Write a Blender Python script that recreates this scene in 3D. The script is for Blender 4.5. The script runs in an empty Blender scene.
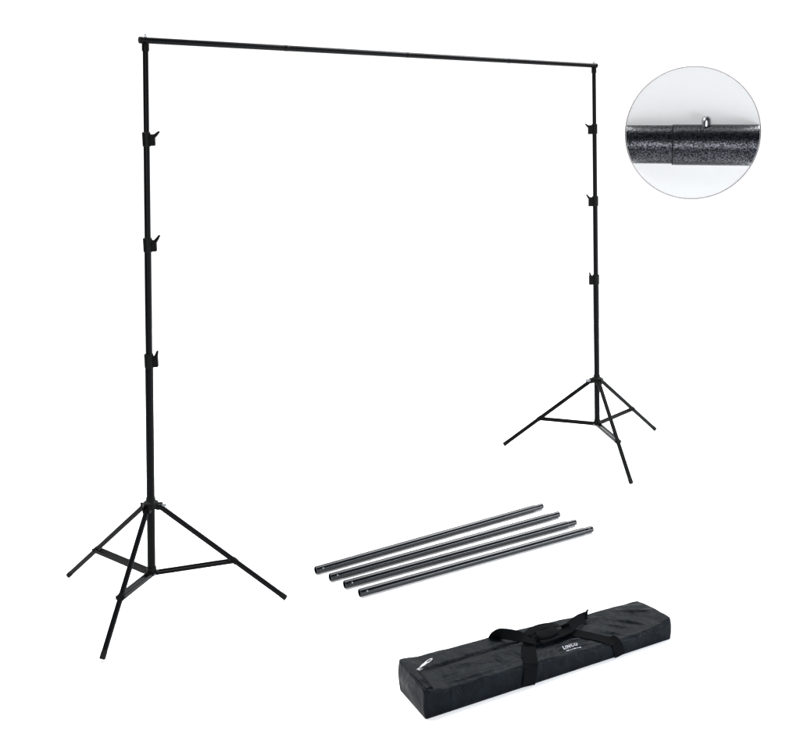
import bpy, bmesh, math, random
from mathutils import Vector, Matrix, noise
random.seed(7)
S = bpy.context.scene
COL = S.collection

# ------------------------------------------------------------------ camera
YAW, PITCH, ROLL, HC = 0.6364, 0.1121, -0.0217, 2.2823
FPX, SX, SY = 998.9, 0.051, -0.1285
s_, c_ = math.sin(YAW), math.cos(YAW)
right0, fh, up0 = Vector((c_, -s_, 0)), Vector((s_, c_, 0)), Vector((0, 0, 1))
FWD = fh * math.cos(PITCH) - up0 * math.sin(PITCH)
U0 = up0 * math.cos(PITCH) + fh * math.sin(PITCH)
RGT = right0 * math.cos(ROLL) + U0 * math.sin(ROLL)
UPV = U0 * math.cos(ROLL) - right0 * math.sin(ROLL)
cam = bpy.data.cameras.new('camera')
cam.sensor_fit = 'HORIZONTAL'
cam.sensor_width = 36
cam.lens = FPX / 800 * 36
cam.shift_x = -SX * 1000 / 800
cam.shift_y = SY * 1000 / 800
cam.clip_end = 200
co = bpy.data.objects.new('camera', cam)
COL.objects.link(co)
CAM = Vector((0, 0, HC))
co.matrix_world = Matrix(((RGT.x, UPV.x, -FWD.x, 0), (RGT.y, UPV.y, -FWD.y, 0), (RGT.z, UPV.z, -FWD.z, HC), (0, 0, 0, 1)))
S.camera = co

# ------------------------------------------------------------------ light: white studio
S.view_settings.view_transform = 'Standard'
S.view_settings.look = 'None'
S.view_settings.exposure = 0
S.view_settings.gamma = 1
w = bpy.data.worlds.new('World')
S.world = w
w.use_nodes = True
# made-up light gradient: white ahead of the camera, dark behind to deepen blacks
nt = w.node_tree
tc = nt.nodes.new('ShaderNodeTexCoord')
dp = nt.nodes.new('ShaderNodeVectorMath'); dp.operation = 'DOT_PRODUCT'
dp.inputs[1].default_value = fh * .954 + up0 * .30
nt.links.new(tc.outputs['Generated'], dp.inputs[0])
cr = nt.nodes.new('ShaderNodeValToRGB')
e = cr.color_ramp.elements
e[0].position = 0.0; e[0].color = (.02, .02, .022, 1)
e[1].position = 1.0; e[1].color = (1, 1, 1, 1)
for p_, v_ in ((.30, .30), (.62, .85), (.8, 1.0)):
    q = e.new(p_); q.color = (v_, v_, v_, 1)
nt.links.new(dp.outputs['Value'], cr.inputs['Fac'])
nt.links.new(cr.outputs['Color'], nt.nodes['Background'].inputs[0])
nt.nodes['Background'].inputs[1].default_value = 1.35

def area(name, loc, target, sx, sy, power, color=(1, 1, 1)):
    l = bpy.data.lights.new(name, 'AREA')
    l.shape = 'RECTANGLE'; l.size = sx; l.size_y = sy; l.energy = power; l.color = color
    o = bpy.data.objects.new(name, l)
    COL.objects.link(o)
    o.location = loc
    o.rotation_euler = (Vector(target) - Vector(loc)).to_track_quat('-Z', 'Y').to_euler()
    return o

area('added_light_behind_camera', (-1.25, -1.0, 2.25), (4.36, 3.65, 2.2), 2.6, 1.1, 470, (.97, .98, 1))  # added unseen lamp for the highlight band on the enlarged tube
area('added_light_right_low', (5.7, .2, .75), (3.1, 4.2, .05), 4.2, .7, 290, (.84, .91, 1))  # added unseen lamp, put in for streaks along the loose tubes
for a_, b_, z_, pw in ((5.2, -2.6, 5.2, 330), (7.4, 1.8, 5.2, 330), (9.3, -3.2, 5.4, 330), (9.3, 3.2, 5.4, 330), (8.0, 8.0, 5.4, 250), (8.0, -8.0, 5.4, 250)):
    l_ = fh * a_ + right0 * b_ + Vector((0, 0, z_))
    area('added_overhead_light', l_, l_ - Vector((0, 0, 4)) - fh * .3, 3.0, 3.0, pw, (.97, .98, 1))  # added unseen lamps that bring the floor up to white

# ------------------------------------------------------------------ materials
def mat(name, base, rough=.5, spec=.5, metallic=0.0):
    m = bpy.data.materials.new(name)
    m.use_nodes = True
    b = m.node_tree.nodes['Principled BSDF']
    b.inputs['Base Color'].default_value = (*base, 1)
    b.inputs['Roughness'].default_value = rough
    b.inputs['Specular IOR Level'].default_value = spec
    b.inputs['Metallic'].default_value = metallic
    return m

def speckle(m, scale, c0, c1, lo, hi, bump=.0, bdist=.001, detail=3):
    """noise mottling of the colour plus a bump"""
    nt = m.node_tree; b = nt.nodes['Principled BSDF']
    tc = nt.nodes.new('ShaderNodeTexCoord')
    n = nt.nodes.new('ShaderNodeTexNoise')
    n.inputs['Scale'].default_value = scale
    n.inputs['Detail'].default_value = detail
    nt.links.new(tc.outputs['Object'], n.inputs['Vector'])
    r = nt.nodes.new('ShaderNodeValToRGB')
    r.color_ramp.elements[0].position = lo; r.color_ramp.elements[0].color = (*c0, 1)
    r.color_ramp.elements[1].position = hi; r.color_ramp.elements[1].color = (*c1, 1)
    nt.links.new(n.outputs['Fac'], r.inputs['Fac'])
    nt.links.new(r.outputs['Color'], b.inputs['Base Color'])
    if bump:
        bp = nt.nodes.new('ShaderNodeBump')
        bp.inputs['Strength'].default_value = bump
        bp.inputs['Distance'].default_value = bdist
        nt.links.new(n.outputs['Fac'], bp.inputs['Height'])
        nt.links.new(bp.outputs['Normal'], b.inputs['Normal'])
    return m

M = {}
M['steel'] = speckle(mat('black_powder_coat', (.008, .008, .009), .42, .05), 900, (.0009, .001, .0012), (.0017, .0018, .0022), .35, .7, .1, .0003)
M['plastic'] = speckle(mat('black_plastic', (.007, .007, .007), .5, .06), 300, (.0012, .0012, .0012), (.0025, .0025, .0025), .4, .6, .1, .0003)
M['rubber_and_shadow'] = mat('rubber_and_shadow', (.003, .003, .003), .8, .1)  # foot caps, and the painted shadow line on the enlarged tube
M['bar'] = speckle(mat('hammered_dark_coat', (.01, .011, .013), .17, .31), 420, (.0008, .001, .0015), (.0035, .0045, .007), .4, .72, .12, .0004)
M['chrome'] = mat('bright_steel', (.38, .39, .41), .28, .5, 1)
M['dark_steel'] = mat('dark_steel', (.34, .35, .36), .27, .5, 1)
M['zinc'] = mat('zinc_plated_steel', (.16, .17, .18), .35, .5, 1)
M['nylon'] = mat('bag_nylon', (.02, .027, .036), .46, .06)
M['webbing'] = mat('webbing', (.0014, .0016, .002), .85, .04)
M['print'] = mat('white_print', (.30, .31, .33), .6, .1)
M['white'] = mat('white_paper', (.97, .97, .97), .9, .1)
M['panel'] = mat('pale_panel', (.47, .47, .465), .8, .05)
M['rimgrey'] = mat('rim_grey', (.20, .18, .18), .6, .1)
M['hole'] = mat('tube_inside', (.003, .003, .003), .9, .1)

# nylon: fine weave and soft creasing
nt = M['nylon'].node_tree; b = nt.nodes['Principled BSDF']
tc = nt.nodes.new('ShaderNodeTexCoord')
n1 = nt.nodes.new('ShaderNodeTexNoise'); n1.inputs['Scale'].default_value = 13; n1.inputs['Detail'].default_value = 5; n1.inputs['Distortion'].default_value = 1.0
n2 = nt.nodes.new('ShaderNodeTexNoise'); n2.inputs['Scale'].default_value = 900
nt.links.new(tc.outputs['Object'], n1.inputs['Vector']); nt.links.new(tc.outputs['Object'], n2.inputs['Vector'])
b1 = nt.nodes.new('ShaderNodeBump'); b1.inputs['Strength'].default_value = .8; b1.inputs['Distance'].default_value = .012
b2 = nt.nodes.new('ShaderNodeBump'); b2.inputs['Strength'].default_value = .3; b2.inputs['Distance'].default_value = .0006
nt.links.new(n1.outputs['Fac'], b1.inputs['Height']); nt.links.new(n2.outputs['Fac'], b2.inputs['Height'])
nt.links.new(b1.outputs['Normal'], b2.inputs['Normal']); nt.links.new(b2.outputs['Normal'], b.inputs['Normal'])
cr = nt.nodes.new('ShaderNodeValToRGB')
cr.color_ramp.elements[0].position = .35; cr.color_ramp.elements[0].color = (.0008, .0014, .0021, 1)
cr.color_ramp.elements[1].position = .7; cr.color_ramp.elements[1].color = (.0018, .0030, .0045, 1)
nt.links.new(n1.outputs['Fac'], cr.inputs['Fac']); nt.links.new(cr.outputs['Color'], b.inputs['Base Color'])
b.inputs['Specular Tint'].default_value = (.84, .93, 1, 1)
# webbing: ribbed weave
nt = M['webbing'].node_tree; b = nt.nodes['Principled BSDF']
tc = nt.nodes.new('ShaderNodeTexCoord')
n2 = nt.nodes.new('ShaderNodeTexNoise'); n2.inputs['Scale'].default_value = 500
nt.links.new(tc.outputs['Object'], n2.inputs['Vector'])
b2 = nt.nodes.new('ShaderNodeBump'); b2.inputs['Strength'].default_value = .6; b2.inputs['Distance'].default_value = .001
nt.links.new(n2.outputs['Fac'], b2.inputs['Height']); nt.links.new(b2.outputs['Normal'], b.inputs['Normal'])

# hammertone for the enlarged tube
m = M['hammer'] = mat('hammertone_coat', (.03, .03, .035), .26, .28)
nt = m.node_tree; b = nt.nodes['Principled BSDF']
tc = nt.nodes.new('ShaderNodeTexCoord')
n = nt.nodes.new('ShaderNodeTexNoise'); n.inputs['Scale'].default_value = 125; n.inputs['Detail'].default_value = 4; n.inputs['Roughness'].default_value = .6
nt.links.new(tc.outputs['Object'], n.inputs['Vector'])
cr = nt.nodes.new('ShaderNodeValToRGB')
cr.color_ramp.elements[0].position = .46; cr.color_ramp.elements[0].color = (.0012, .0016, .0016, 1)
cr.color_ramp.elements[1].position = .58; cr.color_ramp.elements[1].color = (.009, .010, .014, 1)
nt.links.new(n.outputs['Fac'], cr.inputs['Fac']); nt.links.new(cr.outputs['Color'], b.inputs['Base Color'])
mr = nt.nodes.new('ShaderNodeMapRange')
mr.inputs['From Min'].default_value = .44; mr.inputs['From Max'].default_value = .60
mr.inputs['To Min'].default_value = .07; mr.inputs['To Max'].default_value = .62
nt.links.new(n.outputs['Fac'], mr.inputs['Value']); nt.links.new(mr.outputs['Result'], b.inputs['Specular IOR Level'])
b.inputs['Specular Tint'].default_value = (.88, .91, 1, 1)
bp = nt.nodes.new('ShaderNodeBump'); bp.inputs['Strength'].default_value = .8; bp.inputs['Distance'].default_value = .002
nt.links.new(n.outputs['Fac'], bp.inputs['Height']); nt.links.new(bp.outputs['Normal'], b.inputs['Normal'])

# ------------------------------------------------------------------ helpers
def link_mesh(name, bm, material, parent=None, smooth=True, autosmooth=35):
    me = bpy.data.meshes.new(name)
    bmesh.ops.recalc_face_normals(bm, faces=bm.faces[:])
    if smooth:
        for f in bm.faces: f.smooth = True
        lim = math.radians(autosmooth)
        for e in bm.edges:
            if len(e.link_faces) == 2 and e.calc_face_angle(0) > lim: e.smooth = False
    bm.to_mesh(me); bm.free()
    me.materials.append(material)
    o = bpy.data.objects.new(name, me)
    COL.objects.link(o)
    if parent: o.parent = parent
    return o

def thing(name, label, cat, loc=(0, 0, 0), group=None):
    o = bpy.data.objects.new(name, None)
    COL.objects.link(o); o.location = loc
    o['label'] = label; o['category'] = cat
    if group: o['group'] = group
    return o

def frame_of(d):
    d = d.normalized()
    a = Vector((0, 0, 1)) if abs(d.z) < .9 else Vector((1, 0, 0))
    x = d.cross(a).normalized(); y = d.cross(x).normalized()
    return x, y

def loft(bm, stations, seg=24, cap=True):
    """stations = [(centre, radius)] along one straight-ish axis"""
    rings = []
    pts = [Vector(p) for p, r in stations]
    x, y = frame_of(pts[-1] - pts[0])
    for (p, r) in stations:
        p = Vector(p)
        rings.append([bm.verts.new(p + (x * math.cos(2 * math.pi * k / seg) + y * math.sin(2 * math.pi * k / seg)) * r) for k in range(seg)])
    for a, b_ in zip(rings, rings[1:]):
        for k in range(seg):
            bm.faces.new((a[k], a[(k + 1) % seg], b_[(k + 1) % seg], b_[k]))
    if cap:
        bm.faces.new(rings[0]); bm.faces.new(rings[-1])

def tube(bm, p0, p1, r, seg=20, bev=None):
    p0, p1 = Vector(p0), Vector(p1); d = (p1 - p0).normalized()
    bev = min(r * .2, .002) if bev is None else bev
    loft(bm, [(p0, r - bev), (p0 + d * bev, r), (p1 - d * bev, r), (p1, r - bev)], seg)

def boxo(bm, c, ax, ay, az, hx, hy, hz, bev=.0015):
    """oriented bevelled box"""
    t = bmesh.new()
    bmesh.ops.create_cube(t, size=2)
    for v in t.verts:
        v.co = Vector(c) + Vector(ax) * v.co.x * hx + Vector(ay) * v.co.y * hy + Vector(az) * v.co.z * hz
    if bev: bmesh.ops.bevel(t, geom=t.edges[:], offset=bev, segments=2, affect='EDGES')
    me = bpy.data.meshes.new('t'); t.to_mesh(me); t.free(); bm.from_mesh(me); bpy.data.meshes.remove(me)

def prism(bm, pts2, o, ax, ay, an, th, bev=.0012):
    t = bmesh.new()
    lo = [t.verts.new(Vector(o) + ax * x + ay * y - an * th / 2) for x, y in pts2]
    hi = [t.verts.new(Vector(o) + ax * x + ay * y + an * th / 2) for x, y in pts2]
    n_ = len(pts2)
    t.faces.new(lo[::-1]); t.faces.new(hi)
    for k in range(n_): t.faces.new((lo[k], lo[(k + 1) % n_], hi[(k + 1) % n_], hi[k]))
    if bev: bmesh.ops.bevel(t, geom=t.edges[:], offset=bev, segments=2, affect='EDGES')
    me = bpy.data.meshes.new('t'); t.to_mesh(me); t.free(); bm.from_mesh(me); bpy.data.meshes.remove(me)

# ------------------------------------------------------------------ setting: white paper sweep
def struct(o): o['kind'] = 'structure'; return o
bm = bmesh.new()
FC = fh * 4 + right0 * 0
def P(a, b, z): return fh * a + right0 * b + Vector((0, 0, z))
v = [bm.verts.new(P(a, b, 0)) for a, b in ((2.2, -12), (2.2, 12), (11.5, 12), (11.5, -12))]
bm.faces.new(v)
struct(link_mesh('floor', bm, M['white'], smooth=False))

# ------------------------------------------------------------------ light stands
def light_stand(label, x, y, H, hub, low, clamps, lean, az, R, kk, out, lr):
    """out = horizontal unit vector the clamp levers point to"""
    t = thing('light_stand', label, 'light stand', (x, y, 0), 'black tripod stands carrying the crossbar')
    ax = Vector((lean[0] / 2.7, lean[1] / 2.7, 1))
    pole = lambda h: Vector((lean[0] * h / 2.7, lean[1] * h / 2.7, h))
    out = Vector(out); side = Vector((-out.y, out.x, 0)); Z = Vector((0, 0, 1))
    c1, c2, c3 = clamps
    # four telescoping sections, thin at the top
    for h0, h1, r in ((low - .012, c3 + .03, .0190), (c3 - .02, c2 + .03, .0158), (c2 - .02, c1 + .03, .0143), (c1 - .02, H - .018, .0128)):
        bm = bmesh.new(); tube(bm, pole(h0), pole(h1), r, 28); link_mesh('pole_section', bm, M['steel'], t)
    # spigot at the top under and through the crossbar
    bm = bmesh.new()
    loft(bm, [(pole(H - .050), .0150), (pole(H - .048), .0165), (pole(H - .020), .0165), (pole(H - .014), .0158), (pole(H - .008), .0130)], 28)
    link_mesh('top_collar', bm, M['plastic'], t)
    bm = bmesh.new()
    loft(bm, [(pole(H + .0125), .006), (pole(H + .018), .0065), (pole(H + .020), .0050), (pole(H + .023), .0038), (pole(H + .027), .0038), (pole(H + .029), .0025)], 16)
    link_mesh('spigot', bm, M['zinc'], t)
    # locking clamps
    for i, (h, tip) in enumerate(((c1, (.061, .001)), (c2, (.058, .011)), (c3, (.043, .014)))):
        o = pole(h); hh = .034
        bm = bmesh.new()
        rr = .0192 + .0016 * i
        loft(bm, [(o - Z * hh, rr - .003), (o - Z * (hh - .003), rr), (o + Z * (hh - .004), rr), (o + Z * hh, rr - .003)], 28)
        boxo(bm, o + out * (rr + .008) - Z * .004, out, side, Z, .012, .011, .027, .003)
        col = link_mesh('clamp', bm, M['plastic'], t)
        bm = bmesh.new()
        tube(bm, o + out * (rr + .010) - side * .018, o + out * (rr + .010) + side * .018, .0035, 10)
        link_mesh('bolt', bm, M['plastic'], col)
        bm = bmesh.new()
        bx_, bz_ = rr + .004, hh - .030
        tx, tz = tip[0], hh + tip[1]
        d = Vector((tx - bx_, tz - bz_)).normalized(); n_ = Vector((-d.y, d.x))
        pts = [(bx_ - n_.x * .011, bz_ - n_.y * .011), (bx_ + .6 * (tx - bx_) - n_.x * .008, bz_ + .6 * (tz - bz_) - n_.y * .008), (tx - n_.x * .004, tz - n_.y * .004),
               (tx + n_.x * .004, tz + n_.y * .004), (bx_ + .6 * (tx - bx_) + n_.x * .004, bz_ + .6 * (tz - bz_) + n_.y * .004), (bx_ + n_.x * .010, bz_ + n_.y * .010)]
        prism(bm, pts, o, out, Z, side, .012, .0015)
        link_mesh('lever', bm, M['plastic'], col)
    # tripod hub and lower hub
    bm = bmesh.new(); o = pole(hub)
    loft(bm, [(pole(hub + .034), .0195), (pole(hub + .032), .0215), (pole(hub + .018), .0225), (pole(hub + .010), .035), (pole(hub - .012), .0385), (pole(hub - .019), .036), (pole(hub - .021), .020)], 32)
    hubo = link_mesh('hub', bm, M['plastic'], t)
    for k in range(3):
        a = az[k]; d = Vector((math.cos(a), math.sin(a), 0)); sd = Vector((-d.y, d.x, 0))
        bm = bmesh.new()
        for s in (-1, 1): boxo(bm, o + d * .040 + sd * s * .0145 - Z * .012, d, sd, Z, .013, .0022, .014, .0012)
        tube(bm, o + d * .042 - sd * .019 - Z * .014, o + d * .042 + sd * .019 - Z * .014, .004, 10)
        link_mesh('leg_bracket', bm, M['plastic'], hubo)
    bm = bmesh.new()
    k0 = o + out * .036 - Z * .006
    tube(bm, k0 - out * .01, k0 + out * .016, .0045, 12)
    boxo(bm, k0 + out * .024 - Z * .001, out, side, Z, .014, .003, .0065, .002)
    link_mesh('thumb_screw', bm, M['zinc'], hubo)
    bm = bmesh.new()
    loft(bm, [(pole(low + .020), .0185), (pole(low + .019), .0225), (pole(low - .002), .0235), (pole(low - .004), .028), (pole(low - .018), .028), (pole(low - .020), .018)], 32)
    lowo = link_mesh('lower_hub', bm, M['plastic'], t)
    for k in range(3):
        a = az[k]; d = Vector((math.cos(a), math.sin(a), 0)); sd = Vector((-d.y, d.x, 0))
        F = Vector((R[k] * math.cos(a), R[k] * math.sin(a), lr))
        Hh = pole(hub) + d * .040 - Z * .012
        leg = bmesh.new(); ld = (F - Hh).normalized()
        tube(leg, Hh, F - ld * .012, lr, 22)
        lg = link_mesh('leg', leg, M['steel'], t)
        bm = bmesh.new(); loft(bm, [(F - ld * .034, lr), (F - ld * .032, lr + .001), (F - ld * .002, lr + .001), (F, lr - .001)], 22)
        link_mesh('foot_cap', bm, M['rubber_and_shadow'], lg)
        A = Hh + (F - Hh) * kk[k]
        # clamp ring on the leg with its rivet
        bm = bmesh.new()
        loft(bm, [(A - ld * .015, lr + .001), (A - ld * .014, lr + .0022), (A + ld * .014, lr + .0022), (A + ld * .015, lr + .001)], 22)
        tube(bm, A - sd * .0235, A + sd * .0235, .0045, 12)
        link_mesh('leg_joint', bm, M['plastic'], lg)
        # the brace: a pair of flat bars
        B = pole(low) + d * .022 - Z * .010
        bm = bmesh.new(); bd = (A - B).normalized(); up = bd.cross(sd).normalized()
        L = (A - B).length
        for s in (-1, 1):
            boxo(bm, (A + B) / 2 + sd * s * .0138, bd, sd, up, L / 2 + .009, .0040, .0072, .0015)
        br = link_mesh('brace', bm, M['steel'], t)
        bm = bmesh.new()
        tube(bm, B - sd * .023, B + sd * .023, .0045, 12)
        boxo(bm, B - d * .004, d, sd, Z, .016, .0135, .009, .002)
        link_mesh('brace_hinge', bm, M['plastic'], lowo)
        for s in (-1, 1):
            bm = bmesh.new()
            tube(bm, B + sd * s * .0225, B + sd * s * .0250, .0035, 10, .001)
            link_mesh('rivet', bm, M['zinc'], br)
    return pole(H) + Vector((x, y, 0))

TA = light_stand('nearer and larger black tripod stand holding up the left end of the crossbar', 1.54, 4.579, 2.705, .516, .187, (2.252, 1.76, 1.211),
                 (.121, 0), (1.923, 3.926, 5.721), (.642, .489, .642), (.618, .608, .588), right0, .0124)
TB = light_stand('farther and smaller black tripod stand holding up the right end of the crossbar', 4.791, 4.825, 2.661, .529, .223, (2.243, 1.76, 1.225),
                 (-.028, -.013), (.133, -2.017, -4.08), (.692, .637, .669), (.572, .604, .585), -right0, .0136)

# ------------------------------------------------------------------ crossbar resting on the stands
cb = thing('crossbar', 'long slim black crossbar spanning the tops of the two tripod stands', 'crossbar', TA)
d = (TB - TA); L = d.length; d.normalize()
a0, a1 = -.026, L + .022
n_ = 4; step = (a1 - a0) / n_
for k in range(n_):
    u0 = a0 + k * step; u1 = a0 + (k + 1) * step
    bm = bmesh.new()
    st = [(d * u0, .0125), (d * (u0 + .001), .0146), (d * (u0 + .05), .0148), (d * (u1 - .004), .0148), (d * u1, .0140)]
    loft(bm, st, 28)
    sec = link_mesh('tube_section', bm, M['steel'], cb)
    if k < n_ - 1:
        bm = bmesh.new()
        loft(bm, [(d * (u1 - .030), .0149), (d * (u1 - .028), .0153), (d * (u1 - .001), .0153), (d * (u1), .0149)], 28)
        link_mesh('joint_sleeve', bm, M['steel'], sec)
        bm = bmesh.new()
        c = d * (u1 - .018)
        side_ = Vector((0, 0, -1))
        loft(bm, [(c + side_ * .012, .003), (c + side_ * .0158, .003), (c + side_ * .0166, .0012)], 10)
        link_mesh('spring_button', bm, M['chrome'], sec)
for u in (a0, a1):
    bm = bmesh.new()
    s = -1 if u < 0 else 1
    loft(bm, [(d * (u - s * .012), .0150), (d * (u - s * .011), .0162), (d * (u + s * .002), .0162), (d * (u + s * .004), .0135)], 28)
    link_mesh('end_cap', bm, M['plastic'], cb)

# ------------------------------------------------------------------ four loose tubes on the floor
tubes = [((2.339, 4.403), (3.82, 4.312), 'loose black tube on the floor farthest from the bag, topmost of the four'),
         ((2.356, 4.284), (3.809, 4.157), 'loose black tube on the floor, second of four counting from the tripod side'),
         ((2.372, 4.168), (3.804, 4.011), 'loose black tube on the floor, second of four counting from the bag'),
         ((2.383, 4.043), (3.808, 3.882), 'loose black tube on the floor nearest to the bag, lowest of the four')]
RT = .0198
for i, (A, B, lab) in enumerate(tubes):
    t = thing('loose_tube', lab, 'tube', (A[0], A[1], RT), 'loose crossbar tubes laid side by side')
    e = Vector((B[0] - A[0], B[1] - A[1], 0)); L = e.length; e.normalize()
    ri = RT * .86
    n0 = .065
    neck = .83 if i in (0, 2) else .9
    bm = bmesh.new(); seg = 32
    x, y = frame_of(e)
    prof = [(.03, ri), (0, ri), (0, RT - .001), (.001, RT), (L - n0, RT), (L - n0 + .004, RT * .97), (L - n0 + .006, RT * neck), (L - .001, RT * neck), (L, RT * neck - .001), (L, RT * neck - .003), (L - .03, RT * neck - .003)]
    rings = [[bm.verts.new(e * a + (x * math.cos(2 * math.pi * k / seg) + y * math.sin(2 * math.pi * k / seg)) * r) for k in range(seg)] for a, r in prof]
    for q0, q1 in zip(rings, rings[1:]):
        for k in range(seg): bm.faces.new((q0[k], q0[(k + 1) % seg], q1[(k + 1) % seg], q1[k]))
    bm.faces.new(rings[0]); bm.faces.new(rings[-1])
    link_mesh('tube_wall', bm, M['bar'], t, autosmooth=30)
    # spring button at the wide end, screw hole at the necked end
    dirb = (-Vector((e.y, -e.x, 0)).normalized() * -1)
    if dirb.dot(-fh) < 0: dirb = -dirb
    dirb = (dirb + Vector((0, 0, .45))).normalized()
    bm = bmesh.new(); c = e * .035
    loft(bm, [(c + dirb * (RT - .003), .0045), (c + dirb * (RT + .001), .0045), (c + dirb * (RT + .003), .003), (c + dirb * (RT + .0036), .001)], 14)
    link_mesh('spring_button', bm, M['zinc'], t)
    bm = bmesh.new(); c = e * (L - .028); rn = RT * neck
    d2 = (dirb + Vector((0, 0, .5 + .2 * (i % 2)))).normalized()
    loft(bm, [(c + d2 * (rn - .003), .0048), (c + d2 * (rn + .0004), .0048)], 16)
    link_mesh('pin_hole', bm, M['hole'] if i != 3 else M['zinc'], t)

# ------------------------------------------------------------------ carrying bag
O = Vector((2.0487, 3.0052, 0)); ang = math.radians(-8.596)
bag = thing('carrying_bag', 'long black nylon carrying bag with webbing handles and white print', 'bag', O)
bag.rotation_euler = (0, 0, ang)
BL, BW = 1.217, .241
def interp(x, tab):
    if x <= tab[0][0]: return tab[0][1]
    for (x0, y0), (x1, y1) in zip(tab, tab[1:]):
        if x <= x1:
            t = (x - x0) / (x1 - x0); t = t * t * (3 - 2 * t)
            return y0 + (y1 - y0) * t
    return tab[-1][1]
FRONT = [(0, .113), (.12, .096), (.33, .093), (.53, .088), (.66, .080), (.80, .072), (1.04, .070), (1.15, .084), (1.217, .097)]
BACK = [(0, .134), (.125, .121), (.25, .116), (.45, .111), (.68, .101), (.95, .083), (1.08, .080), (1.217, .077)]
creases = [  # u0,v0,u1,v1,width,height
    (.03, .135, .40, .155, .010, -.0075), (.40, .155, .62, .165, .014, -.004),
    (.10, .125, .38, .085, .018, .0045), (.36, .10, .40, .03, .007, .0050), (.12, .035, .40, .028, .012, .004), (.05, .07, .22, .05, .014, -.004),
    (.90, .21, 1.06, .13, .012, .006), (.96, .22, 1.03, .10, .008, -.005), (.98, .16, 1.10, .05, .011, .008), (.92, .15, 1.04, .03, .009, -.005),
    (1.06, .20, 1.19, .11, .011, .007), (1.10, .15, 1.16, .05, .008, -.004), (.88, .10, .98, .02, .010, .006), (.80, .18, .92, .17, .010, -.005), (1.12, .22, 1.20, .17, .010, .004),
    (.60, .055, .85, .030, .012, .004), (.76, .095, .93, .012, .006, -.010), (.58, .01, .66, .07, .009, -.003), (.70, .08, .84, .07, .01, .005),
    (.43, .12, .50, .02, .010, -.004)]
def top(u, v):
    f, b_ = interp(u, FRONT), interp(u, BACK)
    t = max(0, min(1, v / BW))
    z = f + (b_ - f) * t + .006 * math.sin(math.pi * t)
    for (u0, v0, u1, v1, w_, h) in creases:
        dx, dy = u1 - u0, v1 - v0
        s = ((u - u0) * dx + (v - v0) * dy) / (dx * dx + dy * dy)
        k = max(0, min(1, s))
        dd = math.hypot(u - u0 - dx * k, v - v0 - dy * k)
        fade = math.sin(math.pi * min(1, max(0, (s + .15) / 1.3)))
        edge = min(1, min(v, BW - v) / .03) if 0 < v < BW else 0
        z += 1.4 * h * math.exp(-(dd / w_) ** 2) * max(0, fade) * max(0, edge)
    z += .0035 * noise.noise(Vector((u * 9, v * 14, 3))) + .0016 * noise.noise(Vector((u * 30, v * 40, 7)))
    return z
# body: rounded box lattice
NX, NY, NZ = 190, 44, 14
bm = bmesh.new(); V = {}
def vert(i, j, k):
    key = (i, j, k)
    if key in V: return V[key]
    a, b_, c = i / NX, j / NY, k / NZ
    u, v = a * BL, b_ * BW
    zt = top(u, v); z = c * zt
    # sides: soft bulge and sag, leaning edges
    r = .008
    p = Vector((u, v, z))
    q = Vector((min(max(u, r), BL - r), min(max(v, r), BW - r), min(max(z, r * .5), zt - r)))
    dd = p - q
    if dd.length > 1e-9:
        nrm = dd.normalized()
        # only edges/corners get rounded
        cnt = sum(1 for t in dd if abs(t) > 1e-6)
        if cnt > 1: p = q + nrm * min(dd.length, r)
    bz = math.sin(math.pi * c)
    if j == 0: p.y += -.004 * bz + .004 * noise.noise(Vector((u * 8, 0, z * 10))) * bz + .0015 * noise.noise(Vector((u * 30, 5, z * 30))) * bz
    if j == NY: p.y += .004 * bz
    if i == 0: p.x += -.005 * bz + .006 * noise.noise(Vector((4, v * 10, z * 14))) * bz
    if i == NX: p.x += .003 * bz + .003 * noise.noise(Vector((9, v * 10, z * 14))) * bz
    V[key] = bm.verts.new(p); return V[key]
def quad(a, b_, c, d_): bm.faces.new((vert(*a), vert(*b_), vert(*c), vert(*d_)))
for i in range(NX):
    for j in range(NY):
        quad((i, j, NZ), (i + 1, j, NZ), (i + 1, j + 1, NZ), (i, j + 1, NZ))
        quad((i, j, 0), (i, j + 1, 0), (i + 1, j + 1, 0), (i + 1, j, 0))
    for k in range(NZ):
        quad((i, 0, k), (i + 1, 0, k), (i + 1, 0, k + 1), (i, 0, k + 1))
        quad((i, NY, k), (i, NY, k + 1), (i + 1, NY, k + 1), (i + 1, NY, k))
for j in range(NY):
    for k in range(NZ):
        quad((0, j, k), (0, j, k + 1), (0, j + 1, k + 1), (0, j + 1, k))
        quad((NX, j, k), (NX, j + 1, k), (NX, j + 1, k + 1), (NX, j, k + 1))
link_mesh('bag_body', bm, M['nylon'], bag, autosmooth=80)

def cr_spline(pts, n=10):
    out = []
    P_ = [pts[0]] + list(pts) + [pts[-1]]
    for i in range(1, len(P_) - 2):
        p0, p1, p2, p3 = P_[i - 1], P_[i], P_[i + 1], P_[i + 2]
        for k in range(n):
            t = k / n
            out.append(.5 * ((2 * p1) + (p2 - p0) * t + (2 * p0 - 5 * p1 + 4 * p2 - p3) * t * t + (3 * p1 - p0 - 3 * p2 + p3) * t ** 3))
    out.append(pts[-1].copy()); return out

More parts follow.
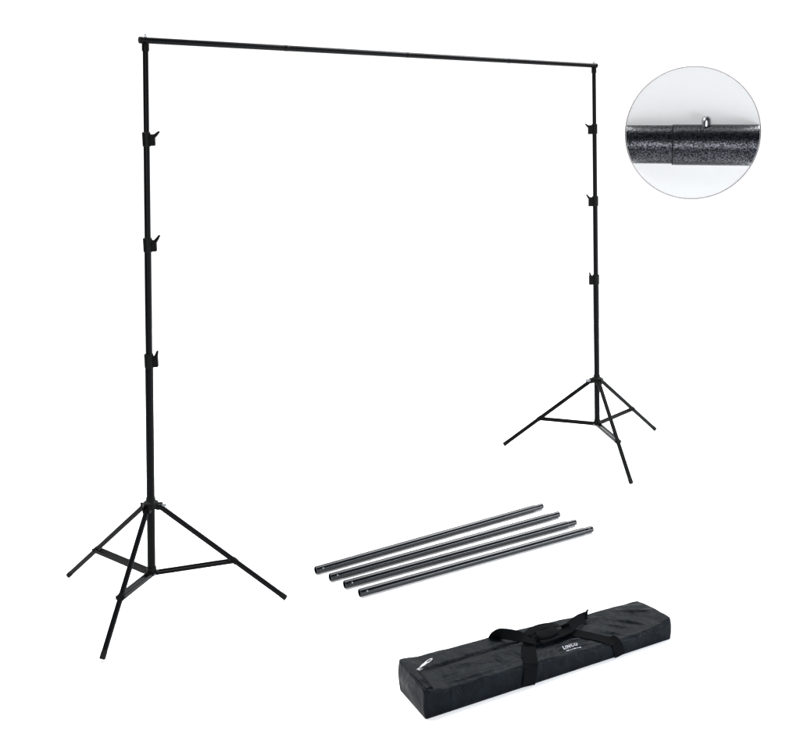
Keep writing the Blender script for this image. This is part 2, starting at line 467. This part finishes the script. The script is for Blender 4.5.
def ribbon(name, keys, width, material, parent, th=.0026, n=10, follow=False):
    """keys: (u, v, z or None for z above the top, raise, (wx,wy,wz))"""
    pts, wv = [], []
    for (u, v_, z, rs, wd) in keys:
        pts.append(Vector((u, v_, (top(u, v_) if z is None else z) + rs)))
        wv.append(Vector(wd).normalized())
    pp, ww = cr_spline(pts, n), cr_spline(wv, n)
    bm = bmesh.new(); rows = []
    m_ = 4
    for i, (p, w_) in enumerate(zip(pp, ww)):
        t_ = (pp[min(i + 1, len(pp) - 1)] - pp[max(i - 1, 0)]).normalized()
        w_ = (w_ - t_ * w_.dot(t_)).normalized(); nn = t_.cross(w_).normalized()
        if nn.z < 0 and abs(nn.z) > .2: nn = -nn
        row = []
        line = [(-1 + 2 * k / m_) for k in range(m_ + 1)]
        for s, off in [(s, th / 2) for s in line] + [(s, -th / 2) for s in reversed(line)]:
            q = p + w_ * s * width / 2 + nn * off
            if follow: 
                q.z = max(q.z, min(top(q.x, q.y), 9) + .0012 + (.0026 if off > 0 else 0)) if 0.012 < q.y < BW - .012 else q.z
            row.append(bm.verts.new(q))
        rows.append(row)
    for a, b_ in zip(rows, rows[1:]):
        for k in range(len(a)): bm.faces.new((a[k], a[(k + 1) % len(a)], b_[(k + 1) % len(a)], b_[k]))
    bm.faces.new(rows[0]); bm.faces.new(rows[-1])
    return link_mesh(name, bm, material, parent, autosmooth=50)

# straps sewn to the front face and over the top edge
def strap(uf0, uf1, ut, vt, wid):
    h = top(uf1, 0)
    keys = [(uf0, -.0045, .003, 0, (1, 0, 0)), (uf0 * .6 + uf1 * .4, -.0095, h * .45, 0, (1, 0, 0)), (uf1, -.006, h - .014, 0, (1, 0, 0)), (uf1 + (ut - uf1) * .05, .002, h - .0005, 0, (1, 0, 0)),
            (uf1 + (ut - uf1) * .2, .014, None, .003, (1, 0, 0)), (uf1 + (ut - uf1) * .6, vt * .6, None, .004, (1, .1, 0)), (ut, vt, None, .006, (1, .2, 0))]
    return ribbon('strap', keys, wid, M['webbing'], bag, n=8, follow=True)
strap(.468, .478, .535, .10, .062)
strap(.930, .915, .770, .115, .050)
# rear handle: humps up over the back edge and drops forward
ribbon('handle', [(.440, .243, .085, 0, (1, 0, 0)), (.440, .238, .108, 0, (1, .1, 0)), (.452, .218, .128, 0, (.7, -.5, -.2)), (.480, .188, .134, 0, (.1, -.75, -.6)), (.520, .145, .132, 0, (0, -.8, -.5)),
                  (.560, .112, None, .016, (.1, -.9, -.2)), (.610, .105, None, .014, (.1, 1, 0)), (.680, .110, None, .016, (0, 1, 0)), (.740, .120, None, .018, (-.2, 1, .1)), (.790, .140, None, .028, (-.2, .8, .5)),
                  (.845, .165, None, .028, (.0, .6, .7)), (.880, .185, None, .020, (.4, .5, .6)), (.905, .215, None, .022, (.8, .3, .3)), (.915, .243, .07, 0, (1, 0, 0))], .044, M['webbing'], bag, th=.004)
# front handle
ribbon('handle', [(.535, .10, None, .008, (1, .1, 0)), (.545, .130, None, .013, (.8, .6, 0)), (.580, .165, None, .020, (.3, 1, .1)), (.640, .180, None, .024, (0, 1, 0)), (.710, .172, None, .022, (-.2, 1, 0)),
                  (.755, .145, None, .016, (-.7, .7, 0)), (.770, .115, None, .009, (1, .2, 0))], .040, M['webbing'], bag, th=.004)
# grip wrap holding both handles together
bm = bmesh.new()
rings = []
for k in range(15):
    u = .600 + .105 * k / 14
    pr = .7 + .3 * math.sin(math.pi * k / 14)
    cz = top(u, .14) + .019; ring = []
    for j in range(24):
        t = 2 * math.pi * j / 24
        ring.append(bm.verts.new((u + .012 * math.cos(t), .140 + .040 * pr * math.cos(t), cz + .009 * pr * math.sin(t) + .002 * noise.noise(Vector((u * 40, math.cos(t) * 3, math.sin(t) * 3))))))
    rings.append(ring)
for q0, q1 in zip(rings, rings[1:]):
    for k in range(24): bm.faces.new((q0[k], q0[(k + 1) % 24], q1[(k + 1) % 24], q1[k]))
bm.faces.new(rings[0]); bm.faces.new(rings[-1])
link_mesh('grip_wrap', bm, M['webbing'], bag, autosmooth=60)

# piping along the top edges
def cord(name, pts, r, material, parent, n=6, seg=8):
    pp = cr_spline(pts, n); bm = bmesh.new(); rows = []
    for i, p in enumerate(pp):
        t_ = (pp[min(i + 1, len(pp) - 1)] - pp[max(i - 1, 0)]).normalized()
        x = t_.cross(Vector((0, 0, 1)))
        x = x.normalized() if x.length > .1 else Vector((1, 0, 0)); y = t_.cross(x)
        rows.append([bm.verts.new(p + (x * math.cos(2 * math.pi * k / seg) + y * math.sin(2 * math.pi * k / seg)) * r) for k in range(seg)])
    for a, b_ in zip(rows, rows[1:]):
        for k in range(seg): bm.faces.new((a[k], a[(k + 1) % seg], b_[(k + 1) % seg], b_[k]))
    bm.faces.new(rows[0]); bm.faces.new(rows[-1])
    return link_mesh(name, bm, material, parent)
us = [.008 + (BL - .016) * k / 40 for k in range(41)]
cord('piping', [Vector((u, .0025, top(u, .0) - .0028)) for u in us], .0022, M['nylon'], bag)
cord('piping', [Vector((u, BW - .0025, top(u, BW) - .0028)) for u in us], .0022, M['nylon'], bag)
vs = [.006 + (BW - .012) * k / 10 for k in range(11)]
cord('piping', [Vector((BL - .002, v_, top(BL, v_) - .0025)) for v_ in vs], .0022, M['nylon'], bag)
cord('piping', [Vector((.002, v_, top(0, v_) - .0025)) for v_ in vs], .0022, M['nylon'], bag)

# zipper: tape and teeth along the top, turning down over the left end
zk = [(.034, .010), (.033, .07), (.034, .118), (.060, .136), (.14, .142), (.26, .150), (.38, .158), (.47, .165), (.56, .168)]
zp = ribbon('zipper', [(u, v_, None, .0012, (0, 1, 0) if i > 2 else (1, 0, 0)) for i, (u, v_) in enumerate(zk)], .016, M['nylon'], bag, th=.0016, n=8)
cord('zipper_teeth', [Vector((u, v_, top(u, v_) + .0018)) for u, v_ in zk], .0014, M['webbing'], zp)
cord('zipper_mouth', [Vector((u, v_, top(u, v_) + .0005)) for u, v_ in ((.036, .012), (.034, .05), (.033, .085), (.031, .112))], .0052, M['hole'], zp)
# slider and puller
def onbag(px, v_, r): return Vector((px, v_, top(px, v_) + r))
bm = bmesh.new()
sc_ = onbag(.042, .130, .007); dz = Vector((.085, .030, .0)).normalized(); sz = Vector((-dz.y, dz.x, 0)); Zv = Vector((0, 0, 1))
boxo(bm, sc_, dz, sz, Zv, .013, .0085, .003, .002)
tube(bm, sc_ + dz * .004 - sz * .004 + Zv * .005, sc_ + dz * .004 + sz * .004 + Zv * .005, .0025, 10, .0005)
sl = link_mesh('zipper_slider', bm, M['chrome'], zp)
bm = bmesh.new()
p0 = sc_ + Zv * .007 + dz * .004
def plate(bm, outer, inner, o, ax, ay, an, th):
    n = len(outer); L_ = []
    for off in (-th / 2, th / 2):
        L_.append([bm.verts.new(o + ax * x + ay * y + an * off) for x, y in outer]); L_.append([bm.verts.new(o + ax * x + ay * y + an * off) for x, y in inner])
    a, b_, c, d_ = L_
    for k in range(n):
        j = (k + 1) % n
        bm.faces.new((a[k], b_[k], b_[j], a[j])); bm.faces.new((c[k], c[j], d_[j], d_[k]))
        bm.faces.new((a[k], a[j], c[j], c[k])); bm.faces.new((b_[k], d_[k], d_[j], b_[j]))
outer, inner = [], []
for k in range(32):
    t = 2 * math.pi * k / 32; ct, st_ = math.cos(t), math.sin(t)
    wv_ = .0078 if ct > 0 else .0060
    outer.append((.034 + ct * .036, st_ * wv_ * (1 + .25 * abs(ct)))); inner.append((.050 + ct * .0125, st_ * .0036))
plate(bm, outer, inner, p0, (dz + Zv * .10).normalized(), sz, Zv, .0022)
link_mesh('zipper_puller', bm, M['chrome'], sl)
# folded fabric flap at the end of the zipper
ribbon('end_flap', [(.010, .150, None, .003, (1, 0, .1)), (.012, .11, None, .005, (1, 0, .25)), (.016, .06, None, .006, (1, 0, .3)), (.022, .014, None, .003, (1, 0, .1))], .022, M['nylon'], bag, th=.002)

# printed wordmark
def text_mesh(txt, size, u, v_, rot, shear, name, offset=.0, spacing=1.0):
    cu = bpy.data.curves.new('txt', 'FONT'); cu.body = txt; cu.size = size; cu.align_x = 'CENTER'; cu.shear = shear; cu.offset = offset
    cu.space_character = spacing; cu.resolution_u = 4
    to = bpy.data.objects.new('txt', cu); COL.objects.link(to)
    dg = bpy.context.evaluated_depsgraph_get()
    me = bpy.data.meshes.new_from_object(to.evaluated_get(dg))
    bpy.data.objects.remove(to)
    bm = bmesh.new(); bm.from_mesh(me); bpy.data.meshes.remove(me)
    bmesh.ops.subdivide_edges(bm, edges=[e for e in bm.edges if e.calc_length() > .01], cuts=3)
    bmesh.ops.triangulate(bm, faces=bm.faces[:])
    ca, sa = math.cos(rot), math.sin(rot)
    for q in bm.verts:
        x, y = q.co.x, q.co.y
        uu, vv = u + x * ca - y * sa, v_ + x * sa + y * ca
        q.co = Vector((uu, vv, top(uu, vv) + .0022))
    return link_mesh(name, bm, M['print'], bag, smooth=False)
text_mesh('LINCO', .0215, .703, .032, .02, .15, 'printed_wordmark', .0006, 1.22)
# thin second line of the print: a row of small marks too small to read
bm = bmesh.new()
u = .672
while u < .745:
    wd = random.uniform(.003, .007)
    vs_ = .019
    q = [bm.verts.new((a, b_, top(a, b_) + .0022)) for a, b_ in ((u, vs_), (u + wd, vs_), (u + wd + .001, vs_ + .0045), (u + .001, vs_ + .0045))]
    bm.faces.new(q); u += wd + random.choice((.0015, .0015, .0045))
link_mesh('printed_line', bm, M['print'], bag, smooth=False)

# ------------------------------------------------------------------ round inset panel with the enlarged tube joint
IC = Vector((4.3619, 3.6493, 2.2155)); RI = .3634
vd = (IC - CAM).normalized()
ix = Vector((vd.y, -vd.x, 0)).normalized()
iz = -vd; iy = iz.cross(ix).normalized()
ix = (ix * 1 + iy * -.022).normalized(); iy = iz.cross(ix).normalized()
ins = thing('close_up_disc', 'pale round disc showing an enlarged speckled tube joint with a steel button', 'inset disc', IC)
ins.matrix_world = Matrix(((ix.x, iy.x, iz.x, IC.x), (ix.y, iy.y, iz.y, IC.y), (ix.z, iy.z, iz.z, IC.z), (0, 0, 0, 1)))
bm = bmesh.new()
X, Y, Zl = Vector((1, 0, 0)), Vector((0, 1, 0)), Vector((0, 0, 1))
loft(bm, [((0, 0, -.014), RI - .003), ((0, 0, -.012), RI - .001), ((0, 0, -.002), RI - .001), ((0, 0, 0), RI - .003)], 128)
link_mesh('disc_panel', bm, M['panel'], ins)
bm = bmesh.new(); seg = 128; rings = []
for k in range(seg):
    t = 2 * math.pi * k / seg; e = Vector((math.cos(t), math.sin(t), 0))
    rings.append([bm.verts.new(e * (RI - .0005 + .0024 * math.cos(a)) + Zl * (.0024 * math.sin(a))) for a in [2 * math.pi * j / 8 for j in range(8)]])
for k in range(seg):
    a, b_ = rings[k], rings[(k + 1) % seg]
    for j in range(8): bm.faces.new((a[j], a[(j + 1) % 8], b_[(j + 1) % 8], b_[j]))
link_mesh('disc_rim', bm, M['rimgrey'], ins)

def clipped_tube(name, r, cy, xl, xr, bevl=0, bevr=0):
    """horizontal tube whose outer ends follow the round edge of the disc (None)"""
    bm = bmesh.new(); seg = 96; nx = 60; rings = []
    cz = .012
    RC = RI * .985
    for i in range(nx + 1):
        ring = []
        for k in range(seg):
            t = 2 * math.pi * k / seg
            rr = r
            if bevl and i == 0: rr = r - bevl
            if bevr and i == nx: rr = r - bevr
            y = cy + rr * math.cos(t); z = cz + rr * math.sin(t)
            R_ = RC * (1 - (z) / 5.5)       # the disc edge as a cone towards the front
            e = math.sqrt(max(0, R_ * R_ - y * y))
            l = -e if xl is None else xl; rt = e if xr is None else xr
            ring.append(bm.verts.new((l + (rt - l) * i / nx, y, z)))
        rings.append(ring)
    for q0, q1 in zip(rings, rings[1:]):
        for k in range(seg): bm.faces.new((q0[k], q0[(k + 1) % seg], q1[(k + 1) % seg], q1[k]))
    for ring, s in ((rings[0], -1), (rings[-1], 1)):
        c = bm.verts.new(sum((q.co for q in ring), Vector()) / seg)
        for k in range(seg): bm.faces.new((c, ring[k], ring[(k + 1) % seg]))
    return link_mesh(name, bm, M['hammer'], ins, autosmooth=45)
px = RI / 66
CY = -11.7 * px
clipped_tube('inner_tube', .1060, CY + .0015, None, -17.5 * px)
clipped_tube('outer_tube', .1115, CY, -17.9 * px, None, .0012)
bm = bmesh.new()
bx_ = Vector((13.6 * px, CY, .035))
prof = [(.100, .0235), (.128, .0235), (.140, .0222), (.149, .0175), (.155, .010), (.157, .002)]
loft(bm, [(bx_ + Y * a, r) for a, r in prof], 32)
link_mesh('spring_button', bm, M['dark_steel'], ins)
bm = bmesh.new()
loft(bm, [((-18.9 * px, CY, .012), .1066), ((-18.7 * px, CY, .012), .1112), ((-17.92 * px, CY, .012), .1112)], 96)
link_mesh('step_shadow_ring', bm, M['rubber_and_shadow'], ins)  # no real part: black ring standing in for the shadow at the step
